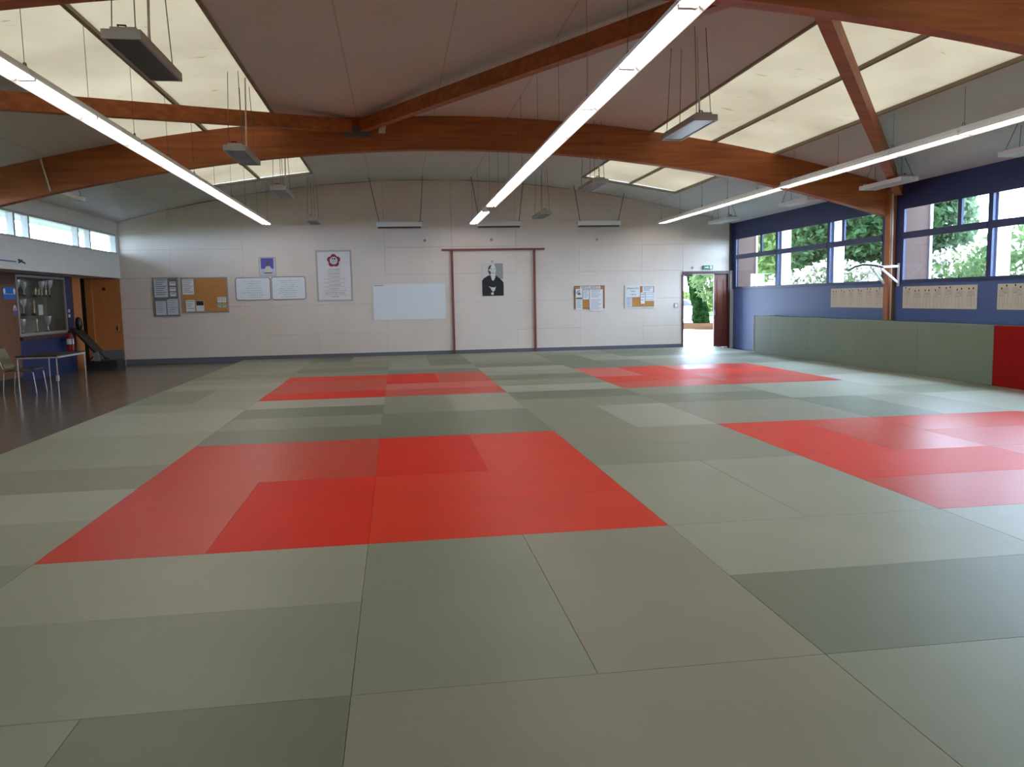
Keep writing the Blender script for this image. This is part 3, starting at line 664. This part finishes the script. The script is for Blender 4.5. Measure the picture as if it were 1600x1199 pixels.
# ------------------------------------------------------------------ exit doorway
t = struct('door_1', MB().box(8.70, 10.18, 17.96, 18.25, 2.16, 2.25).box(8.68, 8.73, 17.97, 18.25, FL, 2.16).box(10.12, 10.18, 17.97, 18.25, FL, 2.16), DKBROWN)
leaf = obj('door_leaf', MB().box(9.71, 10.12, 18.05, 18.10, FL+.01, 2.16), BROWN, t)
obj('moulding', MB().box(9.80, 9.83, 18.03, 18.05, .15, 2.02).box(10.0, 10.03, 18.03, 18.05, .15, 2.02).box(9.83, 10.0, 18.03, 18.05, 1.99, 2.02).box(9.83, 10.0, 18.03, 18.05, .15, .18), BROWN, leaf)
obj('door_handle', MB().box(9.725, 9.765, 17.99, 18.05, .93, 1.08), BLACK, leaf)
leaf2 = obj('door_leaf', MB().box(8.66, 8.71, 18.26, 19.2, FL+.01, 2.16), BROWN, t)
obj('door_closer', MB().box(8.76, 9.0, 17.985, 18.05, 2.10, 2.16), BLACK, t)
struct('trim_5', MB().box(10.18, 10.28, 17.96, 18.02, FL, 2.25), PLASTER)
# ------------------------------------------------------------------ left alcove: wood panel, display case, door, table, chair
struct('trim_6', MB().box(-7.8, -7.765, YF, 13.42, .09, 2.05), WOODPANEL)
struct('trim_7', MB().box(-7.8, -7.77, YF, 13.42, 2.05, 2.3), DKBROWN)
struct('baseboard_left', MB().box(-7.8, -7.76, YF, 13.42, FL, .09), BLACK)
t = thing('display_case', 'glazed trophy display case set into the dark blue alcove wall', 'display case', (-7.8, 14.7, .9))
m = MB().box(-8.22, -8.2, 13.45, 16.0, .92, 2.27).box(-8.2, -7.8, 13.45, 13.47, .92, 2.27).box(-8.2, -7.8, 15.98, 16.0, .92, 2.27).box(-8.2, -7.8, 13.47, 15.98, 2.25, 2.27).box(-8.2, -7.8, 13.47, 15.98, .92, .95)
obj('carcass', m, mat('case_grey', srgb(128, 120, 110), .6), t)
obj('frame', MB().box(-7.8, -7.765, 13.44, 16.0, .94, 1.0).box(-7.8, -7.765, 13.44, 16.0, 2.22, 2.27).box(-7.8, -7.765, 13.44, 13.5, 1.0, 2.22).box(-7.8, -7.765, 15.94, 16.0, 1.0, 2.22), ALU, t)
for a, b in ((13.5, 14.74), (14.72, 15.94)): obj('sliding_glass', MB().box(-7.785 if a < 14 else -7.795, -7.781 if a < 14 else -7.791, a, b, 1.0, 2.22), glass_mat('case_glass', (.95, .96, .95), .05) if 'case_glass' not in MATS else MATS['case_glass'], t)
for z in (1.38, 1.80): obj('shelf', MB().box(-8.19, -7.83, 13.48, 15.97, z-.012, z), MATS['case_glass'], t)
obj('ledge', MB().box(-7.8, -7.70, 13.4, 16.02, .86, .93), DKBROWN, t)
def trophy(y, z, h, kind, label, xx=-7.98):
    t = thing('trophy', label, 'trophy', (xx, y, z), 'trophies in the display case')
    obj('base', MB().box(xx-.045, xx+.045, y-.045, y+.045, z, z+.05), MARBLE, t)
    r = h*.22
    if kind == 'cup': pr = [(.03, .05), (.012, .08), (.012, h*.45), (.03, h*.5), (r*.75, h*.62), (r, h*.9), (r*1.05, h), (r*.9, h*.98)]
    else: pr = [(.03, .05), (.02, .07), (.02, h*.6), (.035, h*.63), (.012, h*.68), (.03, h*.8), (.03, h*.9), (.008, h)]
    obj('cup' if kind == 'cup' else 'column', MB().lathe((xx, y, z), pr, 12), SILVER if kind == 'cup' else GOLD, t, smooth=True)
    if kind == 'cup':
        for s in (-1, 1): obj('handle', MB().tube([(xx, y+s*r*.8, z+h*.65), (xx, y+s*r*1.5, z+h*.75), (xx, y+s*r*1.4, z+h*.9), (xx, y+s*r*1.0, z+h*.93)], .007, 6), SILVER, t)
    return t
for sh, z, row in (('top', 1.80, [(13.66, .32, 'cup'), (13.97, .38, 'cup'), (14.28, .34, 'cup'), (14.85, .22, 'col'), (15.02, .2, 'col'), (15.2, .38, 'cup'), (15.42, .36, 'col'), (15.62, .42, 'cup')]),
                   ('middle', 1.38, [(13.8, .25, 'col'), (14.2, .38, 'cup'), (14.72, .36, 'col')]), ('bottom', .955, [(13.75, .36, 'cup'), (14.1, .36, 'cup'), (14.8, .36, 'col'), (15.4, .4, 'cup')])):
    for k, (y, h, kd) in enumerate(row): trophy(y, z+.001, h, kd, '%s trophy, %s from left on the %s shelf of the display case' % ('silver cup' if kd == 'cup' else 'gilt column', ORD[k], sh))
tag(obj('certificate', MB().box(-7.95, -7.94, 14.86, 15.1, 1.385, 1.62), PAPER), 'pale certificate standing on the middle shelf of the display case', 'certificate')
t = thing('wall_sign', 'blue rectangular sign on the brown wood panel', 'sign', (-7.76, 13.1, 1.75)); obj('plate', MB().box(-7.765, -7.757, 12.82, 13.36, 1.74, 2.0), SIGNBLUE, t)
for y in (12.87, 13.31): obj('pictogram', MB().disc((-7.755, y, 1.91), .05, 'x', 12, .06), PAPER, t)
obj('divider', MB().box(-7.757, -7.754, 12.84, 13.34, 1.845, 1.855), PAPERB, t)
t = thing('sticker', 'oval white and purple sticker on brown panel below blue sign', 'sticker', (-7.76, 13.28, 1.4)); obj('oval', MB().disc((-7.76, 13.28, 1.50), .075, 'x', 16, .12), PAPER, t); obj('lower_half', MB().poly([(-7.758, 13.28+.075*math.cos(R(a)), 1.50+.12*math.sin(R(a))) for a in range(180, 361, 20)]), PURPLE, t)
obj('figure_mark', MB().disc((-7.757, 13.28, 1.53), .03, 'x', 8, .04), PURPLE, t)
t = thing('wall_plate', 'pale strip plaque with black bracket high on left wall', 'plaque', (-7.09, 11.8, 2.42)); obj('strip', MB().box(-7.098, -7.085, 10.9, 12.0, 2.43, 2.53), PAPERB, t); obj('print', MB().box(-7.084, -7.083, 10.95, 11.95, 2.44, 2.47), INKG, t)
obj('bracket', MB().bar((-7.08, 12.05, 2.50), (-7.08, 12.32, 2.44), .02, .03).bar((-7.08, 12.06, 2.44), (-7.08, 12.2, 2.5), .02, .02), BLACK, t)
# doorway, orange door standing open against the back wall
d = struct('door_2', MB().box(-7.95, -7.785, 16.5, 17.03, FL, 2.3).box(-7.95, -7.785, 17.76, 18.0, FL, 2.3), ORANGE)
obj('dark_room', MB().quad((-8.6,17.03,FL),(-8.6,17.8,FL),(-8.6,17.8,2.3),(-8.6,17.03,2.3)).quad((-8.6,17.03,FL),(-7.95,17.03,FL),(-7.95,17.03,2.3),(-8.6,17.03,2.3)).quad((-8.6,17.8,FL),(-7.95,17.8,FL),(-7.95,17.8,2.3),(-8.6,17.8,2.3)).quad((-8.6,17.03,2.3),(-8.6,17.8,2.3),(-7.95,17.8,2.3),(-7.95,17.03,2.3)).quad((-8.6,17.03,FL),(-7.95,17.03,FL),(-7.95,17.8,FL),(-8.6,17.8,FL)), DARK, d)  # shallow box; the unlit room's darkness is put into its colour
lf = obj('door_leaf', MB().box(-7.86, -7.09, 17.84, 17.88, FL+.02, 2.28), ORANGE, d)
obj('kick_plate', MB().box(-7.85, -7.10, 17.832, 17.84, FL+.03, .38), KICK, lf)
obj('door_handle', MB().tube([(-7.17, 17.84, .86), (-7.17, 17.77, .88), (-7.17, 17.77, 1.1), (-7.17, 17.84, 1.12)], .014, 8).box(-7.24, -7.19, 17.825, 17.84, .92, 1.02), CHROME, lf)
obj('room_sign', MB().disc((-7.5, 17.838, 2.02), .045, 'y', 14), DKBROWN, lf)
t = thing('light_switch', 'double white light switch on dark blue wall by orange frame', 'switch', (-7.79, 16.2, 1.3))
for z in (1.3, 1.42): obj('rocker', MB().box(-7.8, -7.785, 16.15, 16.25, z, z+.08), ENAMEL, t)
# table
t = thing('side_table', 'dark topped table with thin metal legs beside the chair', 'table', (-6.22, 11.15, FL))
obj('table_top', MB().box(-6.58, -5.88, 10.42, 11.78, .665, .685), mat('table_dark', srgb(40, 36, 40), .4), t)
obj('apron', MB().box(-6.58, -5.88, 10.42, 10.45, .635, .665).box(-5.905, -5.88, 10.42, 11.78, .635, .665).box(-6.58, -6.555, 10.42, 11.78, .635, .665).box(-6.58, -5.88, 11.75, 11.78, .635, .665), GREYEN, t)
for x in (-6.56, -5.9):
    for y in (10.44, 11.76): obj('leg', MB().tube([(x, y, .64), (x, y, FL)], .015, 8), CHROME, t)
obj('clip', MB().box(-5.92, -5.88, 10.41, 10.47, .22, .32), GREYEN, t)
# chair facing the table
t = thing('stacking_chair', 'olive shell chair with chrome legs pushed up to the table', 'chair', (-6.75, 11.0, FL))
SHELL = mat('olive_shell', srgb(112, 104, 82), .5)
m = MB()
for i in range(6):
    pass
m.hexa([(-6.96,10.80,.40),(-6.44,10.82,.41),(-6.44,11.2,.41),(-6.96,11.22,.40)], [(-6.96,10.80,.42),(-6.44,10.82,.43),(-6.44,11.2,.43),(-6.96,11.22,.42)])
obj('seat', m, SHELL, t)
obj('backrest', MB().hexa([(-6.97,10.80,.44),(-6.95,10.80,.44),(-6.95,11.22,.44),(-6.97,11.22,.44)], [(-7.10,10.83,.80),(-7.08,10.83,.80),(-7.08,11.19,.80),(-7.10,11.19,.80)]), SHELL, t)
for y in (10.79, 11.23):
    obj('leg', MB().tube([(-6.9, y, .40), (-6.96, y, .36), (-7.0, y, FL)], .012, 8), CHROME, t)
    obj('leg', MB().tube([(-6.9, y, .40), (-6.5, y, .40), (-6.46, y, .36), (-6.42, y, FL)], .012, 8), CHROME, t)
    obj('back_tube', MB().tube([(-6.9, y, .40), (-6.97, y, .44), (-7.1, y+(.03 if y < 11 else -.03), .82)], .012, 8), CHROME, t)
# extinguisher and folded bench
t = thing('fire_extinguisher', 'red fire extinguisher with white label on dark blue wall', 'fire extinguisher', (-7.7, 15.65, .5))
obj('cylinder', MB().lathe((-7.60, 15.62, .48), [(.075, 0), (.08, .03), (.08, .34), (.06, .40), (.025, .44)], 14), REDP, t, smooth=True)
obj('label_band', MB().lathe((-7.60, 15.62, .66), [(.0815, 0), (.0815, .13)], 14), PAPER, t); obj('valve', MB().box(-7.63, -7.57, 15.6, 15.66, .92, .98), BLACK, t)
obj('hose', MB().tube([(-7.58, 15.6, .95), (-7.52, 15.54, .9), (-7.52, 15.52, .6), (-7.54, 15.54, .5)], .012, 6), BLACK, t)
obj('wall_bracket', MB().box(-7.8, -7.67, 15.58, 15.66, .74, .80), BLACK, t)
t = thing('exercise_bench', 'folded black padded bench leaning beside the orange door', 'bench', (-7.3, 16.3, FL))
obj('head_pad', MB().lathe((-7.55, 16.1, .98), [(.02, 0), (.07, .04), (.085, .16), (.07, .28), (.02, .33)], 14), BLACK, t, smooth=True)
obj('back_board', MB().hexa([(-7.2,15.95,.42),(-7.16,15.95,.44),(-7.16,16.5,.44),(-7.2,16.5,.42)], [(-7.7,15.95,1.02),(-7.66,15.95,1.04),(-7.66,16.5,1.04),(-7.7,16.5,1.02)]), BLACK, t)
obj('base', MB().cbox(-7.45, -6.75, 16.2, 16.8, FL, .2, .05), mat('bench_dark', srgb(36, 34, 36), .6), t)
obj('side_panel', MB().hexa([(-7.25,16.1,.2),(-7.12,16.1,.2),(-7.12,16.14,.2),(-7.25,16.14,.2)], [(-7.32,16.1,.45),(-7.16,16.1,.45),(-7.16,16.14,.45),(-7.32,16.14,.45)]), mat('bench_grey_green', srgb(118, 128, 120), .5), t)
obj('frame', MB().tube([(-7.5, 16.3, .15), (-7.2, 16.3, .45), (-6.98, 16.1, .26)], .02, 8), BLACK, t); obj('adjust_knob', MB().tube([(-7.0, 16.1, .27), (-6.9, 16.06, .26)], .022, 8), CHROME, t)
# ------------------------------------------------------------------ outside
GZ = -.16
struct('ground', MB().quad((-60,-30,GZ),(90,-30,GZ),(90,110,GZ),(-60,110,GZ)), mat('lawn_ground', srgb(66, 78, 50), .95, var=.15, scale=(1, 1, 1), spec=0.))
struct('ground_path', MB().poly([(2,18.6,GZ+.006),(12.5,18.6,GZ+.006),(13.2,21,GZ+.006),(17,30,GZ+.006),(26,36,GZ+.006),(34,48,GZ+.006),(34,56,GZ+.006),(2,56,GZ+.006)]), GRAVEL)
struct('trim_30', MB().box(-8.35, -7.3, YF, 18.3, 3.56, 3.66), PLASTER)  # left eave, added and widened to cut sky light through the high windows
for k, (y, brown) in enumerate(((17.86, 1), (15.12, 0), (12.55, 0), (9.95, 1), (7.4, 0), (4.9, 0), (2.1, 1), (-.6, 0))):
    dd = .55 if brown else .26
    struct('trim_%d' % (k+8), MB().box(10.37, 10.37+dd, y-.02, y+.14, GZ, 3.6), BROWNOUT if brown else WHITEOUT)
    if brown: struct('trim_%d' % (k+20), MB().box(10.37+dd, 10.42+dd, y-.06, y+.16, GZ, 3.6), WHITEOUT)
def foliage(blobs, n_, size, seed, shell=.55):
    rg = random.Random(seed); m = MB(); tot = sum(b[3]*b[4]*b[5] for b in blobs)
    for (x, y, z, rx, ry, rz) in blobs:
        for _ in range(int(n_*rx*ry*rz/tot)):
            while True:
                a, b, c = rg.uniform(-1, 1), rg.uniform(-1, 1), rg.uniform(-1, 1); q = a*a+b*b+c*c
                if shell*shell < q < 1: break
            p = Vector((x+a*rx, y+b*ry, max(z+c*rz, GZ+.05))); s = size*rg.uniform(.6, 1.4)
            u = Vector((rg.uniform(-1, 1), rg.uniform(-1, 1), rg.uniform(-1, 1))).normalized(); v = u.cross(Vector((rg.uniform(-1, 1), rg.uniform(-1, 1), rg.uniform(-1, 1)))).normalized()
            m.v += [tuple(p-u*s), tuple(p+v*s*.5), tuple(p+u*s), tuple(p-v*s*.5)]; k = len(m.v); m.f.append((k-4, k-3, k-2, k-1))
    return m
def plant(name, label, cat, loc, blobs, n_, size, material, seed, trunk=None, group=None, bloom=0):
    t = thing(name, label, cat, loc, group)
    B = [(loc[0]+b[0], loc[1]+b[1], b[2], b[3], b[4], b[5]) for b in blobs]
    obj('foliage', foliage(B, n_, size, seed), material, t, kind='stuff')
    if bloom: obj('blossom', foliage([(b[0], b[1], b[2]+.08, b[3]*1.04, b[4]*1.04, b[5]*1.04) for b in B], bloom, size*1.1, seed+1, .85), BLOOM, t, kind='stuff')
    h, r = trunk or (1.0, .05)
    obj('trunk', MB().tube([(loc[0], loc[1], GZ), (loc[0]+.1, loc[1], h*.5), (loc[0], loc[1]+.1, h)], [r, r*.8, r*.5], 10), BARK, t)
    return t
GR = 'trees and shrubs outside the windows'
plant('conifer_tree', 'tall conifer with drooping light green branches outside far windows', 'tree', (16.2, 25.5, GZ), [(0,0,5,2.2,2.2,3.6),(0,0,2.6,2.8,2.6,1.6),(-.4,-.6,6.5,1.8,1.8,3)], 9000, .14, LEAF_L, 11, (6, .2), GR)
plant('broadleaf_tree', 'dark green tree seen through the window left of the pillar', 'tree', (17.7, 22.8, GZ), [(0,0,4.6,2.6,2.6,2.8),(-1,.5,3.2,2,2,1.8)], 9000, .14, LEAF_D, 12, (4, .22), GR)
plant('broadleaf_tree', 'mid green tree beyond the conifer near the door corner', 'tree', (17.6, 32.5, GZ), [(0,0,4.5,2.2,2.6,3),(-1.2,1,3,1.6,2,2)], 7000, .16, LEAF_M, 13, (4, .2), GR)
plant('broadleaf_tree', 'pale blue-green tree seen through upper window right of the pillar', 'tree', (20.1, 23.0, GZ), [(0,0,4.2,1.5,2.0,2.1),(-.9,0,2.7,1.4,1.5,1.5)], 8000, .15, LEAF_T, 14, (4, .2), GR)
plant('broadleaf_tree', 'dark conifer behind the flowering shrub far back', 'tree', (20.5, 31.0, GZ), [(0,0,4.5,3,3,4),(-2,1,3,2,2,3)], 7000, .18, LEAF_D, 15, (5, .25), GR)
plant('flowering_shrub', 'white flowering shrub outside the two windows left of the pillar', 'shrub', (13.9, 18.6, GZ), [(0,0,1.1,1.5,1.9,1.35),(-.6,1.6,1.0,1.2,1.3,1.2),(.8,-1.4,1.1,1.2,1.2,1.25)], 4200, .09, LEAF_M, 21, (1, .06), GR, bloom=4300)
plant('flowering_shrub', 'white flowering shrub outside the window right of the pillar', 'shrub', (14.9, 14.2, GZ), [(0,0,1.1,1.5,1.6,1.45),(-.9,1.2,1.0,1.1,1.1,1.2)], 3600, .09, LEAF_M, 22, (1, .06), GR, bloom=2600)
plant('green_shrub', 'bright green shrub outside the rightmost window in view', 'shrub', (13.2, 10.2, GZ), [(0,0,1.3,1.2,1.5,1.6),(.5,-1.4,1.2,1.1,1.2,1.4)], 5200, .09, LEAF_M, 23, (1, .06), GR)
plant('green_shrub', 'low green shrub below the flowering one right of pillar', 'shrub', (14.0, 12.6, GZ), [(0,0,.9,1.0,1.1,1.0)], 2600, .08, LEAF_L, 24, (.8, .05), GR)
plant('green_shrub', 'pale shrub outside the window nearest the door', 'shrub', (13.4, 23.6, GZ), [(0,0,1.0,.9,1.3,1.1)], 2400, .09, LEAF_T, 25, (.8, .05), GR)
plant('broadleaf_tree', 'green tree outside the high windows on the left', 'tree', (-13.5, 16.5, GZ), [(0,0,5,2,2.4,2.6)], 6000, .15, LEAF_T, 16, (4, .2), GR)
# big ivy-clad tree beyond the doorway
t = thing('ivy_tree', 'leaning tree trunk clad in ivy seen through the open doorway', 'tree', (18.35, 41.0, GZ))
tr = [(18.35, 41, GZ), (18.27, 41, .6), (18.08, 41, 1.6), (17.8, 41, 2.8), (17.4, 41, 4.5), (17.0, 41, 7)]
obj('trunk', MB().tube(tr, [.40, .36, .32, .29, .26, .2], 14), BARK, t, smooth=True)
rg = random.Random(9); m = MB()
for _ in range(5200):
    f = rg.random()**1.1*.62; k = f*(len(tr)-1); i = int(k); fr = k-i; c = Vector(tr[i]).lerp(Vector(tr[i+1]), fr); rr = .43-.12*f + rg.uniform(-.02, .08); a = rg.uniform(0, 2*math.pi)
    p = c + Vector((rr*math.cos(a), rr*math.sin(a), 0)); s = rg.uniform(.04, .085)
    u = Vector((-math.sin(a), math.cos(a), rg.uniform(-.6, .6))).normalized(); v = Vector((rg.uniform(-.3, .3), rg.uniform(-.3, .3), 1)).normalized()
    m.v += [tuple(p-u*s), tuple(p-v*s), tuple(p+u*s), tuple(p+v*s)]; n4 = len(m.v); m.f.append((n4-4, n4-3, n4-2, n4-1))
obj('ivy', m, IVY, t, kind='stuff')
obj('foliage', foliage([(17.0,42.3,3.4,.8,.8,.7),(19.7,42,4.1,.7,.8,.7),(17.6,42.5,5,2.6,2.0,1.8),(16.6,42.5,2.7,.5,.7,.7)], 5000, .14, 31), LEAF_D, t, kind='stuff')
plant('hedge', 'light green hedge far behind the ivy tree', 'hedge', (23.5, 58, GZ), [(-2.5,0,1.6,2.2,1,1.7),(1.0,0,1.0,2.4,1,1.0),(4.5,0,1.2,2.4,1,1.3)], 7000, .17, LEAF_L, 33, (1, .08))
rg = random.Random(4); lm = MB()
P = [(17.6+3.6*(1+.12*rg.uniform(-1, 1))*math.cos(2*math.pi*k/28), 36.4+5.0*(1+.1*rg.uniform(-1, 1))*math.sin(2*math.pi*k/28)) for k in range(28)]
lm.v = [(x, y, GZ+.04) for x, y in P] + [(17.6+(x-17.6)*1.03, 36.4+(y-36.4)*1.03, GZ-.01) for x, y in P]
lm.f = [tuple(range(28))] + [(i, (i+1) % 28, 28+(i+1) % 28, 28+i) for i in range(28)]
tag(obj('leaf_litter', lm, LITTER), 'brown leaf litter patch around the foot of the ivy tree', 'leaf litter', kind='stuff')
# white car parked outside
t = thing('parked_car', 'white car parked outside, glimpsed left of the ivy tree', 'car', (17.75, 44.5, GZ))
prof = [(-2.0, .2), (-2.05, .75), (-1.7, .92), (-1.0, 1.0), (-.45, 1.42), (.7, 1.46), (1.35, 1.05), (1.95, .95), (2.05, .6), (2.0, .2)]
m = MB(); A = [(17.75+x, 43.7, GZ+z) for x, z in prof]; B = [(17.75+x, 45.4, GZ+z) for x, z in prof]; n_ = len(A); m.v = A+B
m.f = [tuple(range(n_)), tuple(range(2*n_-1, n_-1, -1))] + [(i, (i+1) % n_, n_+(i+1) % n_, n_+i) for i in range(n_)]
obj('car_body', m, CARWHITE, t)
obj('side_window', MB().poly([(17.75+x, 43.69, GZ+z) for x, z in ((-.85, 1.0), (-.4, 1.36), (.62, 1.38), (1.1, 1.05))]), CARGLASS, t)
for x in (-1.3, 1.3):
    w = obj('wheel', MB().tube([(17.75+x, 43.66, GZ+.32), (17.75+x, 43.9, GZ+.32)], .32, 18), RUBBER, t); obj('wheel_rim', MB().tube([(17.75+x, 43.64, GZ+.32), (17.75+x, 43.66, GZ+.32)], .24, 14), CARWHITE, w)
